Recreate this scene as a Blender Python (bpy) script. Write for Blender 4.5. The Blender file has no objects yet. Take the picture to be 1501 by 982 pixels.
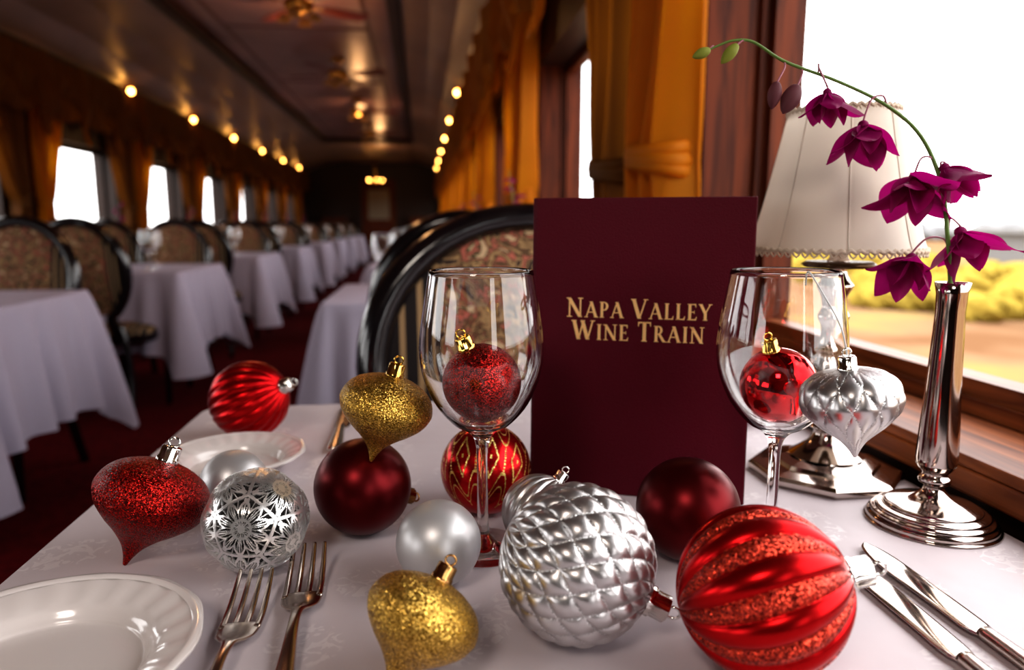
import bpy, bmesh, math, random
import numpy as np
from mathutils import Vector, Matrix, Quaternion
random.seed(4)
S = bpy.context.scene
COL = S.collection
pi = math.pi

# ------------------------------------------------------------------ materials
def new_mat(name):
    m = bpy.data.materials.new(name); m.use_nodes = True
    nt = m.node_tree
    return m, nt, nt.nodes["Principled BSDF"], nt.nodes["Material Output"]

def P(name, col, rough=0.5, metal=0.0, spec=0.5, coat=0.0, emit=None, es=0.0, sheen=0.0, bump=0.0, bscale=100.0, var=0.0, vscale=8.0):
    m, nt, b, o = new_mat(name)
    b.inputs['Base Color'].default_value = (*col, 1)
    b.inputs['Roughness'].default_value = rough
    b.inputs['Metallic'].default_value = metal
    b.inputs['Specular IOR Level'].default_value = spec
    b.inputs['Coat Weight'].default_value = coat
    b.inputs['Sheen Weight'].default_value = sheen
    if emit:
        b.inputs['Emission Color'].default_value = (*emit, 1)
        b.inputs['Emission Strength'].default_value = es
    tc = nt.nodes.new('ShaderNodeTexCoord')
    if bump > 0:
        n = nt.nodes.new('ShaderNodeTexNoise'); n.inputs['Scale'].default_value = bscale
        nt.links.new(tc.outputs['Object'], n.inputs['Vector'])
        bp = nt.nodes.new('ShaderNodeBump'); bp.inputs['Strength'].default_value = bump
        bp.inputs['Distance'].default_value = 0.002
        nt.links.new(n.outputs['Fac'], bp.inputs['Height']); nt.links.new(bp.outputs['Normal'], b.inputs['Normal'])
    if var > 0:
        n = nt.nodes.new('ShaderNodeTexNoise'); n.inputs['Scale'].default_value = vscale; n.inputs['Detail'].default_value = 4
        nt.links.new(tc.outputs['Object'], n.inputs['Vector'])
        r = nt.nodes.new('ShaderNodeValToRGB')
        r.color_ramp.elements[0].position = 0.3; r.color_ramp.elements[1].position = 0.7
        r.color_ramp.elements[0].color = (*[c * (1 - var) for c in col], 1)
        r.color_ramp.elements[1].color = (*[min(1, c * (1 + var)) for c in col], 1)
        nt.links.new(n.outputs['Fac'], r.inputs['Fac']); nt.links.new(r.outputs['Color'], b.inputs['Base Color'])
    return m

def glitter(name, dark, light, scale=1500, amount=0.9, rough=0.3, metal=0.85):
    m, nt, b, o = new_mat(name)
    tc = nt.nodes.new('ShaderNodeTexCoord')
    v = nt.nodes.new('ShaderNodeTexVoronoi'); v.inputs['Scale'].default_value = scale
    nt.links.new(tc.outputs['Object'], v.inputs['Vector'])
    sub = nt.nodes.new('ShaderNodeVectorMath'); sub.operation = 'SUBTRACT'; sub.inputs[1].default_value = (.5, .5, .5)
    nt.links.new(v.outputs['Color'], sub.inputs[0])
    sc = nt.nodes.new('ShaderNodeVectorMath'); sc.operation = 'SCALE'; sc.inputs['Scale'].default_value = amount
    nt.links.new(sub.outputs[0], sc.inputs[0])
    g = nt.nodes.new('ShaderNodeNewGeometry')
    ad = nt.nodes.new('ShaderNodeVectorMath'); ad.operation = 'ADD'
    nt.links.new(g.outputs['Normal'], ad.inputs[0]); nt.links.new(sc.outputs[0], ad.inputs[1])
    no = nt.nodes.new('ShaderNodeVectorMath'); no.operation = 'NORMALIZE'
    nt.links.new(ad.outputs[0], no.inputs[0]); nt.links.new(no.outputs[0], b.inputs['Normal'])
    sp = nt.nodes.new('ShaderNodeSeparateColor'); nt.links.new(v.outputs['Color'], sp.inputs[0])
    r = nt.nodes.new('ShaderNodeValToRGB')
    r.color_ramp.elements[0].color = (*dark, 1); r.color_ramp.elements[1].color = (*light, 1)
    r.color_ramp.elements[0].position = .3; r.color_ramp.elements[1].position = 1.0
    nt.links.new(sp.outputs[0], r.inputs['Fac']); nt.links.new(r.outputs['Color'], b.inputs['Base Color'])
    b.inputs['Roughness'].default_value = rough; b.inputs['Metallic'].default_value = metal
    return m

def wood(name, c1, c2, rough=0.3, axis='Y', coat=0.3, spec=.5):
    m, nt, b, o = new_mat(name)
    tc = nt.nodes.new('ShaderNodeTexCoord'); mp = nt.nodes.new('ShaderNodeMapping')
    mp.inputs['Scale'].default_value = (30, 2.5, 30) if axis == 'Y' else (30, 30, 2.5)
    nt.links.new(tc.outputs['Object'], mp.inputs['Vector'])
    n = nt.nodes.new('ShaderNodeTexNoise'); n.inputs['Scale'].default_value = 1.5; n.inputs['Detail'].default_value = 6
    n.inputs['Distortion'].default_value = 1.0
    nt.links.new(mp.outputs[0], n.inputs['Vector'])
    r = nt.nodes.new('ShaderNodeValToRGB'); r.color_ramp.elements[0].position = .35; r.color_ramp.elements[1].position = .68
    r.color_ramp.elements[0].color = (*c1, 1); r.color_ramp.elements[1].color = (*c2, 1)
    nt.links.new(n.outputs['Fac'], r.inputs['Fac']); nt.links.new(r.outputs['Color'], b.inputs['Base Color'])
    bp = nt.nodes.new('ShaderNodeBump'); bp.inputs['Strength'].default_value = .15; bp.inputs['Distance'].default_value = .001
    nt.links.new(n.outputs['Fac'], bp.inputs['Height']); nt.links.new(bp.outputs[0], b.inputs['Normal'])
    b.inputs['Roughness'].default_value = rough; b.inputs['Coat Weight'].default_value = coat
    b.inputs['Specular IOR Level'].default_value = spec
    return m

def translucent(name, col, tcol, mixf=0.4, var=.25, vs=6, sheen=.0):
    m, nt, b, o = new_mat(name)
    b.inputs['Base Color'].default_value = (*col, 1); b.inputs['Roughness'].default_value = .6
    b.inputs['Sheen Weight'].default_value = sheen; b.inputs['Specular IOR Level'].default_value = .2
    t = nt.nodes.new('ShaderNodeBsdfTranslucent'); t.inputs['Color'].default_value = (*tcol, 1)
    mx = nt.nodes.new('ShaderNodeMixShader'); mx.inputs[0].default_value = mixf
    nt.links.new(b.outputs[0], mx.inputs[1]); nt.links.new(t.outputs[0], mx.inputs[2]); nt.links.new(mx.outputs[0], o.inputs[0])
    tc = nt.nodes.new('ShaderNodeTexCoord'); n = nt.nodes.new('ShaderNodeTexNoise'); n.inputs['Scale'].default_value = vs
    nt.links.new(tc.outputs['Object'], n.inputs['Vector'])
    r = nt.nodes.new('ShaderNodeValToRGB')
    r.color_ramp.elements[0].color = (*[c * (1 - var) for c in col], 1); r.color_ramp.elements[1].color = (*[min(1, c * (1 + var)) for c in col], 1)
    nt.links.new(n.outputs['Fac'], r.inputs[0]); nt.links.new(r.outputs[0], b.inputs['Base Color'])
    return m

def cloth_mat():
    m, nt, b, o = new_mat('damask_linen')
    tc = nt.nodes.new('ShaderNodeTexCoord')
    v = nt.nodes.new('ShaderNodeTexVoronoi'); v.inputs['Scale'].default_value = 17
    nt.links.new(tc.outputs['Object'], v.inputs['Vector'])
    n = nt.nodes.new('ShaderNodeTexNoise'); n.inputs['Scale'].default_value = 75; n.inputs['Detail'].default_value = 1.5
    n.inputs['Distortion'].default_value = 2.5
    nt.links.new(tc.outputs['Object'], n.inputs['Vector'])
    r1 = nt.nodes.new('ShaderNodeValToRGB'); r1.color_ramp.elements[0].position = .52; r1.color_ramp.elements[1].position = .56
    nt.links.new(n.outputs['Fac'], r1.inputs[0])
    r2 = nt.nodes.new('ShaderNodeValToRGB'); r2.color_ramp.elements[0].position = .36; r2.color_ramp.elements[1].position = .42
    r2.color_ramp.elements[0].color = (1, 1, 1, 1); r2.color_ramp.elements[1].color = (0, 0, 0, 1)
    nt.links.new(v.outputs['Distance'], r2.inputs[0])
    mu = nt.nodes.new('ShaderNodeMath'); mu.operation = 'MULTIPLY'
    nt.links.new(r1.outputs[0], mu.inputs[0]); nt.links.new(r2.outputs[0], mu.inputs[1])
    mx = nt.nodes.new('ShaderNodeMix'); mx.data_type = 'RGBA'
    mx.inputs['A'].default_value = (.57, .505, .535, 1); mx.inputs['B'].default_value = (.65, .59, .61, 1)
    nt.links.new(mu.outputs[0], mx.inputs['Factor']); nt.links.new(mx.outputs['Result'], b.inputs['Base Color'])
    mr = nt.nodes.new('ShaderNodeMapRange'); mr.inputs['To Min'].default_value = .60; mr.inputs['To Max'].default_value = .40
    nt.links.new(mu.outputs[0], mr.inputs[0]); nt.links.new(mr.outputs[0], b.inputs['Roughness'])
    n2 = nt.nodes.new('ShaderNodeTexNoise'); n2.inputs['Scale'].default_value = 9; n2.inputs['Detail'].default_value = 3
    nt.links.new(tc.outputs['Object'], n2.inputs['Vector'])
    bp = nt.nodes.new('ShaderNodeBump'); bp.inputs['Strength'].default_value = .6; bp.inputs['Distance'].default_value = .010
    nt.links.new(n2.outputs['Fac'], bp.inputs['Height']); nt.links.new(bp.outputs[0], b.inputs['Normal'])
    return m

def tapestry_mat():
    m, nt, b, o = new_mat('tapestry')
    tc = nt.nodes.new('ShaderNodeTexCoord')
    n = nt.nodes.new('ShaderNodeTexNoise'); n.inputs['Scale'].default_value = 20; n.inputs['Detail'].default_value = 3; n.inputs['Distortion'].default_value = 2
    nt.links.new(tc.outputs['Object'], n.inputs['Vector'])
    r = nt.nodes.new('ShaderNodeValToRGB'); cr = r.color_ramp; cr.interpolation = 'CONSTANT'
    cr.elements[0].color = (.035, .02, .015, 1); cr.elements[1].position = .40; cr.elements[1].color = (.29, .18, .085, 1)
    for p, c in ((.47, (.09, .05, .025)), (.54, (.34, .10, .07)), (.59, (.04, .05, .02)), (.63, (.46, .32, .19))):
        e = cr.elements.new(p); e.color = (*c, 1)
    nt.links.new(n.outputs['Fac'], r.inputs[0])
    sx = nt.nodes.new('ShaderNodeSeparateXYZ'); nt.links.new(tc.outputs['Object'], sx.inputs[0])
    ab = nt.nodes.new('ShaderNodeMath'); ab.operation = 'ABSOLUTE'; nt.links.new(sx.outputs[0], ab.inputs[0])
    w = nt.nodes.new('ShaderNodeMath'); w.operation = 'SINE'
    ml = nt.nodes.new('ShaderNodeMath'); ml.operation = 'MULTIPLY'; ml.inputs[1].default_value = 260
    nt.links.new(ab.outputs[0], ml.inputs[0]); nt.links.new(ml.outputs[0], w.inputs[0])
    rs = nt.nodes.new('ShaderNodeValToRGB'); rs.color_ramp.interpolation = 'CONSTANT'
    rs.color_ramp.elements[0].color = (.02, .015, .015, 1); rs.color_ramp.elements[1].color = (.32, .21, .11, 1); rs.color_ramp.elements[1].position = .5
    nt.links.new(w.outputs[0], rs.inputs[0])
    gt = nt.nodes.new('ShaderNodeMath'); gt.operation = 'GREATER_THAN'; gt.inputs[1].default_value = .135
    nt.links.new(ab.outputs[0], gt.inputs[0])
    mx = nt.nodes.new('ShaderNodeMix'); mx.data_type = 'RGBA'
    nt.links.new(gt.outputs[0], mx.inputs['Factor']); nt.links.new(r.outputs[0], mx.inputs['A']); nt.links.new(rs.outputs[0], mx.inputs['B'])
    nt.links.new(mx.outputs['Result'], b.inputs['Base Color'])
    b.inputs['Roughness'].default_value = .8; b.inputs['Specular IOR Level'].default_value = .2
    return m

def glass_mat(name):
    m, nt, b, o = new_mat(name)
    b.inputs['Base Color'].default_value = (1, 1, 1, 1); b.inputs['Transmission Weight'].default_value = 1
    b.inputs['Roughness'].default_value = 0.0; b.inputs['IOR'].default_value = 1.45
    return m

M_cloth = cloth_mat()
M_linen = P('plain_linen', (.44, .40, .50), .8, bump=.3, bscale=12, spec=.2)
M_glass = glass_mat('clear_glass')
M_silver = P('polished_silver', (.54, .47, .43), .10, 1.0)
M_cutlery = P('cutlery_steel', (.60, .52, .46), .2, 1.0)
M_satin = P('satin_silver', (.57, .55, .55), .33, .95)
M_silverball = P('matte_silver', (.58, .57, .58), .40, .6)
M_filigree = P('filigree_silver', (.95, .94, .93), .30, .9)
M_sglit = glitter('silver_glitter', (.35, .34, .34), (1, 1, 1), 1900, .9, .3)
M_rglit = glitter('red_glitter', (.05, .001, .001), (.62, .014, .008), 1700, .95, .33, .8)
M_rglit2 = glitter('bright_red_glitter', (.12, .002, .002), (1, .09, .04), 1500, .95, .32, .75)
M_gglit = glitter('gold_glitter', (.20, .10, .008), (1.0, .64, .15), 1700, .85, .33, .9)
M_gline = glitter('gold_line_glitter', (.5, .3, .04), (1, .8, .3), 1900, .8, .3, .8)
M_darkred = P('matte_dark_red', (.10, .002, .004), .35, .85)
M_red = P('satin_red', (.42, .003, .005), .30, .9)
M_redshiny = P('shiny_red', (.75, .006, .010), .05, .95)
M_redpattern = P('gloss_red', (.48, .004, .008), .24, .85)
M_capg = P('gold_cap', (.85, .55, .13), .14, 1)
M_caps = P('silver_cap', (.85, .83, .80), .1, 1)
M_capb = P('bronze_cap', (.5, .28, .1), .2, 1)
M_porc = P('porcelain', (.66, .60, .58), .16, 0, coat=.4)
M_menu = P('burgundy_leatherette', (.072, .002, .009), .45, 0, spec=.15, bump=.25, bscale=900)
M_paper = P('menu_paper', (.7, .65, .55), .8)
M_gold = P('gold_foil', (.92, .58, .24), .42, .35)
M_black = P('black_lacquer', (.006, .004, .005), .18, 0, coat=.5)
M_tap = tapestry_mat()
M_wood = wood('mahogany', (.09, .020, .006), (.27, .080, .022), .42, coat=0, spec=.22)
M_woodv = wood('mahogany_upright', (.040, .007, .002), (.13, .027, .007), .5, 'Z', coat=0, spec=.15)
M_dwood = wood('dark_mahogany', (.010, .0035, .002), (.03, .009, .004), .42, coat=0, spec=.3)
M_ceil = P('ceiling_paint', (.22, .15, .115), .36, bump=.1, bscale=6, var=.2, vscale=1.5)
M_panel = P('ceiling_panel_paint', (.24, .14, .145), .30, var=.35, vscale=1.6)
M_carpet = P('red_carpet', (.10, .004, .007), .95, spec=.1, var=.35, vscale=40)
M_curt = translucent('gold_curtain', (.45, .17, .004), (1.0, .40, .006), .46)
M_curtd = translucent('shaded_gold_curtain', (.12, .042, .003), (.55, .18, .005), .28)  # same gold curtain cloth, with the shade put into its colour
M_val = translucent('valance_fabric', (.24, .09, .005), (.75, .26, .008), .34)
M_shade = translucent('lampshade_silk', (.68, .61, .54), (.82, .72, .62), .26, .04)
M_trim = P('shade_trim', (.52, .42, .33), .8, bump=.5, bscale=400)
M_petal = translucent('orchid_petal', (.21, .002, .085), (.46, .004, .18), .34, .4, 60)
M_bud = translucent('orchid_bud', (.14, .05, .06), (.3, .1, .12), .3, .2, 60)
M_gbud = translucent('orchid_green_bud', (.25, .28, .05), (.4, .45, .08), .3, .2, 60)
M_stem = P('orchid_stem', (.10, .18, .03), .45)
M_pstem = P('orchid_pedicel', (.35, .13, .18), .5)
M_brass = P('brass', (.7, .42, .12), .25, 1)
M_bulb = P('warm_bulb', (1, .6, .2), .5, emit=(1, .46, .10), es=30)
M_string = P('string', (.6, .6, .6), .6)

# ------------------------------------------------------------------ mesh builder
class MB:
    def __init__(s):
        s.v = []; s.f = []; s.m = []; s.s = []; s.mats = []
    def mi(s, mat):
        if mat not in s.mats: s.mats.append(mat)
        return s.mats.index(mat)
    def add(s, verts, faces, mat, M=None, smooth=True, fm=None):
        off = len(s.v)
        if M is not None: verts = [M @ Vector(v) for v in verts]
        s.v.extend([tuple(v) for v in verts])
        k = s.mi(mat)
        for i, f in enumerate(faces):
            s.f.append([a + off for a in f])
            s.m.append(k if fm is None else s.mi(fm[i]))
            s.s.append(smooth)
    def box(s, x0, x1, y0, y1, z0, z1, mat, M=None):
        v = [(x, y, z) for x in (x0, x1) for y in (y0, y1) for z in (z0, z1)]
        f = [(0, 1, 3, 2), (4, 6, 7, 5), (0, 4, 5, 1), (2, 3, 7, 6), (0, 2, 6, 4), (1, 5, 7, 3)]
        s.add(v, f, mat, M, False)
    def revolve(s, prof, seg, mat, M=None, mod=None, fmat=None, smooth=True):
        v = []; f = []; fm = []
        n = len(prof)
        for i, (r, z) in enumerate(prof):
            for j in range(seg):
                th = 2 * pi * j / seg
                rr, zz = (r, z) if mod is None else mod(r, z, th, i / (n - 1))
                v.append((rr * math.cos(th), rr * math.sin(th), zz))
        for i in range(n - 1):
            for j in range(seg):
                j2 = (j + 1) % seg
                f.append((i * seg + j, i * seg + j2, (i + 1) * seg + j2, (i + 1) * seg + j))
                if fmat: fm.append(fmat((i + .5) / (n - 1), 2 * pi * (j + .5) / seg))
        s.add(v, f, mat, M, smooth, fm if fmat else None)
    def tube(s, pts, rad, seg, mat, M=None, ref=Vector((0.13, 0.21, 0.97)), wh=None, cap=True):
        pts = [Vector(p) for p in pts]; n = len(pts)
        if not hasattr(rad, '__len__'): rad = [rad] * n
        v = []; f = []
        for i, p in enumerate(pts):
            t = (pts[min(i + 1, n - 1)] - pts[max(i - 1, 0)]).normalized()
            a = ref - t * ref.dot(t)
            if a.length < 1e-4: a = Vector((1, 0, 0)) - t * t.x
            a.normalize(); b = t.cross(a)
            wa, wb = (1, 1) if wh is None else wh[i] if isinstance(wh, list) else wh
            for j in range(seg):
                th = 2 * pi * j / seg
                v.append(p + a * math.cos(th) * rad[i] * wa + b * math.sin(th) * rad[i] * wb)
        for i in range(n - 1):
            for j in range(seg):
                j2 = (j + 1) % seg
                f.append((i * seg + j, i * seg + j2, (i + 1) * seg + j2, (i + 1) * seg + j))
        if cap:
            f.append(tuple(range(seg))); f.append(tuple((n - 1) * seg + j for j in range(seg)))
        s.add(v, f, mat, M)
    def sphere(s, c, r, mat, seg=16, sc=(1, 1, 1)):
        prof = [(r * math.sin(pi * i / seg), -r * math.cos(pi * i / seg)) for i in range(seg + 1)]
        s.revolve(prof, seg * 2, mat, Matrix.Translation(c) @ Matrix.Diagonal((*sc, 1)))
    def mesh(s, name, origin=None):
        me = bpy.data.meshes.new(name)
        v = s.v
        if origin is not None: v = [(a[0] - origin[0], a[1] - origin[1], a[2] - origin[2]) for a in v]
        me.from_pydata(v, [], s.f)
        for m in s.mats: me.materials.append(m)
        me.polygons.foreach_set('material_index', s.m)
        me.polygons.foreach_set('use_smooth', s.s)
        bm = bmesh.new(); bm.from_mesh(me)
        bmesh.ops.remove_doubles(bm, verts=bm.verts, dist=1e-6)
        bmesh.ops.recalc_face_normals(bm, faces=bm.faces)
        bm.to_mesh(me); bm.free(); me.update()
        return me
    def obj(s, name, origin='auto'):
        if origin == 'auto':
            a = np.array(s.v); lo = a.min(0); hi = a.max(0)
            origin = ((lo[0] + hi[0]) / 2, (lo[1] + hi[1]) / 2, lo[2])
        o = bpy.data.objects.new(name, s.mesh(name, origin)); COL.objects.link(o)
        o.location = origin
        return o

def link(name, me, loc, rz=0, scale=None):
    o = bpy.data.objects.new(name, me); COL.objects.link(o); o.location = loc; o.rotation_euler = (0, 0, rz)
    if scale: o.scale = scale
    return o

def cat(pts, k=6):
    out = []; n = len(pts)
    P_ = [Vector(p) for p in pts]
    for i in range(n - 1):
        p0, p1, p2, p3 = P_[max(i - 1, 0)], P_[i], P_[i + 1], P_[min(i + 2, n - 1)]
        for j in range(k):
            t = j / k
            out.append(.5 * ((2 * p1) + (p2 - p0) * t + (2 * p0 - 5 * p1 + 4 * p2 - p3) * t * t + (3 * p1 - p0 - 3 * p2 + p3) * t ** 3))
    out.append(P_[-1]); return out
def cat2(pts, k=6): return [(max(0, p.x), p.y) for p in cat([(a, b, 0) for a, b in pts], k)]

# ------------------------------------------------------------------ ornaments
def add_cap(mb, z, R, mat, sc=1.0):
    r = .17 * R * sc; h = .26 * R * sc
    prof = [(r * 1.12, z - .03 * R), (r * 1.12, z + h * .18), (r, z + h * .22), (r, z + h * .92), (r * .9, z + h), (0, z + h)]
    mb.revolve(prof, 40, mat, mod=lambda rr, zz, th, t: (rr * (1 + .04 * math.cos(14 * th)) if t < .75 else rr, zz))
    ring = [(r * .55 * math.cos(a), 0, z + h + r * .45 + r * .5 * math.sin(a)) for a in [2 * pi * i / 16 for i in range(17)]]
    mb.tube(ring, r * .12, 8, mat, cap=False, ref=Vector((0, 1, 0)))

def ornament(name, kind, R, loc, capdir, mats, capmat, rest=True, spin=0.0, capscale=1.0):
    mb = MB(); ztop = R * .985
    if kind in ('ball', 'ribbed', 'bands', 'quilt', 'pattern'):
        n, seg = {'ball': (48, 96), 'quilt': (240, 480), 'bands': (150, 360)}.get(kind, (150, 300))
        prof = [(R * math.sin(pi * i / n), -R * math.cos(pi * i / n)) for i in range(n + 1)]
        mod = None; fm = None
        if kind == 'ribbed':
            def mod(r, z, th, t):
                lat = math.sin(pi * t)
                k = 1 - .07 * lat * (1 - abs(math.sin(9 * th + 1.6 * t))) ** 1.4
                return r * k, z * k
        if kind == 'bands':
            NB = 10
            def frac(t, th): return ((NB * th + 3.2 * t) / (2 * pi)) % 1.0
            def mod(r, z, th, t):
                lat = math.sin(pi * t) ** .6; fr = frac(t, th)
                if fr < .58: q = math.sin(pi * fr / .58) ** .6
                else: q = .75 * math.sin(pi * (fr - .58) / .42) ** .6
                k = 1 - .075 * lat * (1 - q)
                return r * k, z * k
            def fm(t, th):
                return mats[1] if (.57 < frac(t, th) < .995 and .05 < t < .94) else mats[0]
        if kind == 'quilt':
            def uv(t, th):
                return 8 * th + 19 * (t - .5), 8 * th - 19 * (t - .5)
            def mod(r, z, th, t):
                u, v = uv(t, th); lat = min(1, math.sin(pi * t) * 1.5)
                q = (abs(math.sin(u)) * abs(math.sin(v))) ** .6
                k = .945 + .055 * (q * lat + (1 - lat) * .5)
                return r * k, z * k
            def fm(t, th):
                u, v = uv(t, th)
                w = .13
                return mats[1] if (abs(math.sin(u)) < w or abs(math.sin(v)) < w) and .06 < t < .94 else mats[0]
        if kind == 'pattern':
            def fm(t, th):
                x = (th / (2 * pi) * 10) % 1.0 - .5
                y = (t - .5) * 5
                g = False
                if abs(abs(x) * 1.5 + abs(y) * .55 - .38) < .045: g = True
                if abs(abs(x) * 1.5 + abs(y) * .55) < .07: g = True
                for sgn in (1, -1):
                    if abs(sgn * y - (.95 + .45 * math.cos(2 * pi * x))) < .05: g = True
                    if abs(sgn * y - (1.3 + .35 * math.cos(2 * pi * x))) < .035: g = True
                    if (x * 2) ** 2 + (sgn * y - 1.75) ** 2 < .008: g = True
                x2 = abs(abs(x) - .5)
                if x2 < .03 and abs(y) < .45 and (y * 9) % 1 < .7: g = True
                return mats[1] if g else mats[0]
        mb.revolve(prof, seg, mats[0], mod=mod, fmat=fm)
    elif kind in ('onion', 'onion_ribbed'):
        pts = [(0, -1.22), (.035, -1.2), (.09, -1.05), (.2, -.86), (.40, -.66), (.66, -.46), (.88, -.24), (.99, -.02), (1.0, .12), (.93, .32), (.77, .50), (.52, .63), (.28, .70), (.12, .74), (0, .76)]
        if kind == 'onion_ribbed':
            pts = [(0, -1.14), (.04, -1.12), (.11, -.98), (.24, -.80), (.46, -.60), (.72, -.38), (.92, -.16), (1.0, .06), (1.0, .22), (.93, .42), (.77, .58), (.52, .68), (.28, .73), (.12, .75), (0, .76)]
        prof = [(a * R, b * R) for a, b in cat2(pts, 12)]
        ztop = .74 * R; mod = None; fm = None
        if kind == 'onion_ribbed':
            def uv(t, th): return 6 * th + 8.5 * (t - .5), 6 * th - 8.5 * (t - .5)
            def mod(r, z, th, t):
                u, v = uv(t, th)
                k = 1 - .055 * (1 - (abs(math.sin(u)) * abs(math.sin(v))) ** .6)
                return r * k, z
            def fm(t, th):
                u, v = uv(t, th)
                return mats[1] if (abs(math.sin(u)) < .11 or abs(math.sin(v)) < .11) and t > .12 else mats[0]
        mb.revolve(prof, 300 if kind == 'onion_ribbed' else 96, mats[0], mod=mod, fmat=fm)
    elif kind == 'filigree':
        bm = bmesh.new(); bmesh.ops.create_icosphere(bm, subdivisions=7, radius=1)
        bm.verts.ensure_lookup_table()
        V = np.array([v.co[:] for v in bm.verts]); F = np.array([[v.index for v in f.verts] for f in bm.faces]); bm.free()
        C = V[F].mean(1); C /= np.linalg.norm(C, axis=1)[:, None]
        g = (1 + 5 ** .5) / 2
        I = []
        for a in (-1, 1):
            for b in (-g, g): I += [(0, a, b), (a, b, 0), (b, 0, a)]
        I = np.array(I); I /= np.linalg.norm(I, axis=1)[:, None]
        def pat(X):
            D = np.arccos(np.clip(X @ I.T, -1, 1)); o = np.argsort(D, axis=1)
            d = np.take_along_axis(D, o[:, :1], 1)[:, 0]; d2 = np.take_along_axis(D, o[:, 1:2], 1)[:, 0]
            c = I[o[:, 0]]; rf = I[(o[:, 0] + 1) % 12]
            e1 = rf - c * (rf * c).sum(1)[:, None]; e1 /= np.linalg.norm(e1, axis=1)[:, None]; e2 = np.cross(c, e1)
            al = np.arctan2((X * e2).sum(1), (X * e1).sum(1))
            k = 5
            pet = np.abs(np.cos(k * al))
            edge = .30 + .20 * pet
            keep = (d < .07) | (np.abs(d - edge) < .034) | ((d2 - d) < .06)
            keep |= (np.abs(np.sin(k * al)) * d < .050) & (d < edge)
            keep |= (np.abs(np.sin(k * al + pi / 2)) * d < .030) & (d < .60)
            for off in (.26, -.26):
                keep |= (np.abs(np.sin(k * (al + off * .42))) * d < .030) & (d > .12) & (d < edge)
            keep |= (np.abs(d - .54) < .045) & (pet > .90)
            keep |= (np.abs(d - .17) < .022)
            return keep
        K = pat(C)
        Fo = F[K]; n = len(V)
        used = np.zeros(n, bool); used[Fo.ravel()] = True
        ec = {}
        for f in Fo.tolist():
            for a, b in ((f[0], f[1]), (f[1], f[2]), (f[2], f[0])):
                ec[(a, b)] = 1
        rim = [(a, b) for (a, b) in ec if (b, a) not in ec]
        idx = -np.ones(n, int); idx[used] = np.arange(used.sum()); m_ = int(used.sum())
        D = np.arccos(np.clip(V @ I.T, -1, 1)).min(1)
        rad = R * (1 - .035 * np.cos(D / .6 * 2 * pi) * .5 - .0175)
        Vo = V[used] * rad[used][:, None]; Vi = V[used] * (rad[used] * .96)[:, None]
        faces = [tuple(idx[f]) for f in Fo] + [tuple(m_ + idx[f][::-1]) for f in Fo]
        faces += [(idx[b], idx[a], m_ + idx[a], m_ + idx[b]) for a, b in rim]
        mb.add(np.vstack([Vo, Vi]).tolist(), [tuple(int(q) for q in f) for f in faces], mats[0], smooth=False)
        prof = [(R * .80 * math.sin(pi * i / 32), -R * .80 * math.cos(pi * i / 32)) for i in range(33)]
        mb.revolve(prof, 64, mats[1])
    add_cap(mb, ztop, R, capmat, capscale)
    q = Vector((0, 0, 1)).rotation_difference(Vector(capdir).normalized()) @ Quaternion((0, 0, 1), spin)
    me = mb.mesh(name)
    o = bpy.data.objects.new(name, me); COL.objects.link(o)
    o.rotation_mode = 'QUATERNION'; o.rotation_quaternion = q; 
    loc = Vector(loc)
    if rest:
        mz = min((q @ v.co).z for v in me.vertices)
        loc.z = .7503 - mz
    o.location = loc
    return o

T = .75
ornament('ribbed_red_bauble', 'ribbed', .0457, (-.2043, .8517, 0), (.9, -.25, .38), [M_red], M_caps)
ornament('matte_silver_bauble', 'ball', .0283, (-.1653, .618, 0), (.2, .95, .2), [M_silverball], M_caps)
ornament('filigree_silver_bauble', 'filigree', .0377, (-.1233, .5135, 0), (.1, .9, .3), [M_filigree, P('dark_core', (.02, .015, .015), .5)], M_caps)
ornament('red_glitter_onion_ornament', 'onion', .0415, (-.2045, .540, 0), (.36, .22, .9), [M_rglit], M_caps)
ornament('dark_red_bauble', 'ball', .0389, (-.0514, .5677, 0), (.8, .42, -.38), [M_darkred], M_capb)
ornament('gold_glitter_onion_ornament', 'onion', .0358, (-.0300, .542, .8605), (.28, .02, .95), [M_gglit], M_capg, rest=False)
ornament('matte_silver_bauble', 'ball', .0296, (.0076, .475, 0), (.1, .95, .2), [M_silverball], M_caps)
ornament('gold_patterned_red_bauble', 'pattern', .0392, (.0514, .5968, 0), (.15, .55, .82), [M_redpattern, M_gline], M_capg)
ornament('quilted_silver_bauble', 'quilt', .0480, (.0894, .3988, 0), (.86, -.28, -.42), [M_satin, M_sglit], M_caps)
ornament('ribbed_silver_bauble', 'ribbed', .029, (.0861, .5218, 0), (.55, .1, .8), [M_satin], M_caps)
ornament('dark_red_bauble', 'ball', .0384, (.1942, .4912, 0), (.3, .9, .1), [M_darkred], M_capb)
ornament('glitter_striped_red_bauble', 'bands', .0475, (.1853, .3534, 0), (.93, -.22, .27), [M_red, M_rglit2], M_caps)
ornament('gold_glitter_onion_ornament', 'onion', .0328, (-.0045, .371, 0), (.48, .30, .80), [M_gglit], M_capb)
ornament('hanging_silver_onion_ornament', 'onion_ribbed', .0318, (.2745, .4223, .8843), (-.14, .03, .98), [M_satin, M_sglit], M_caps, rest=False)
ornament('red_glitter_bauble', 'ball', .0298, (.0427, .526, .8815), (-.38, -.05, .92), [M_rglit], M_capg, rest=False, capscale=1.2)
ornament('shiny_red_bauble', 'ball', .0285, (.2643, .498, .8798), (-.3, -.05, .95), [M_redshiny], M_capg, rest=False, capscale=1.2)
mb = MB()
mb.tube(cat([(.2700, .4232, .9165), (.267, .428, .935), (.263, .445, .955), (.262, .4596, .9668), (.262, .464, .9655), (.2625, .4655, .958)], 6), .0006, 6, M_string)
mb.obj('ornament_string')

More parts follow.
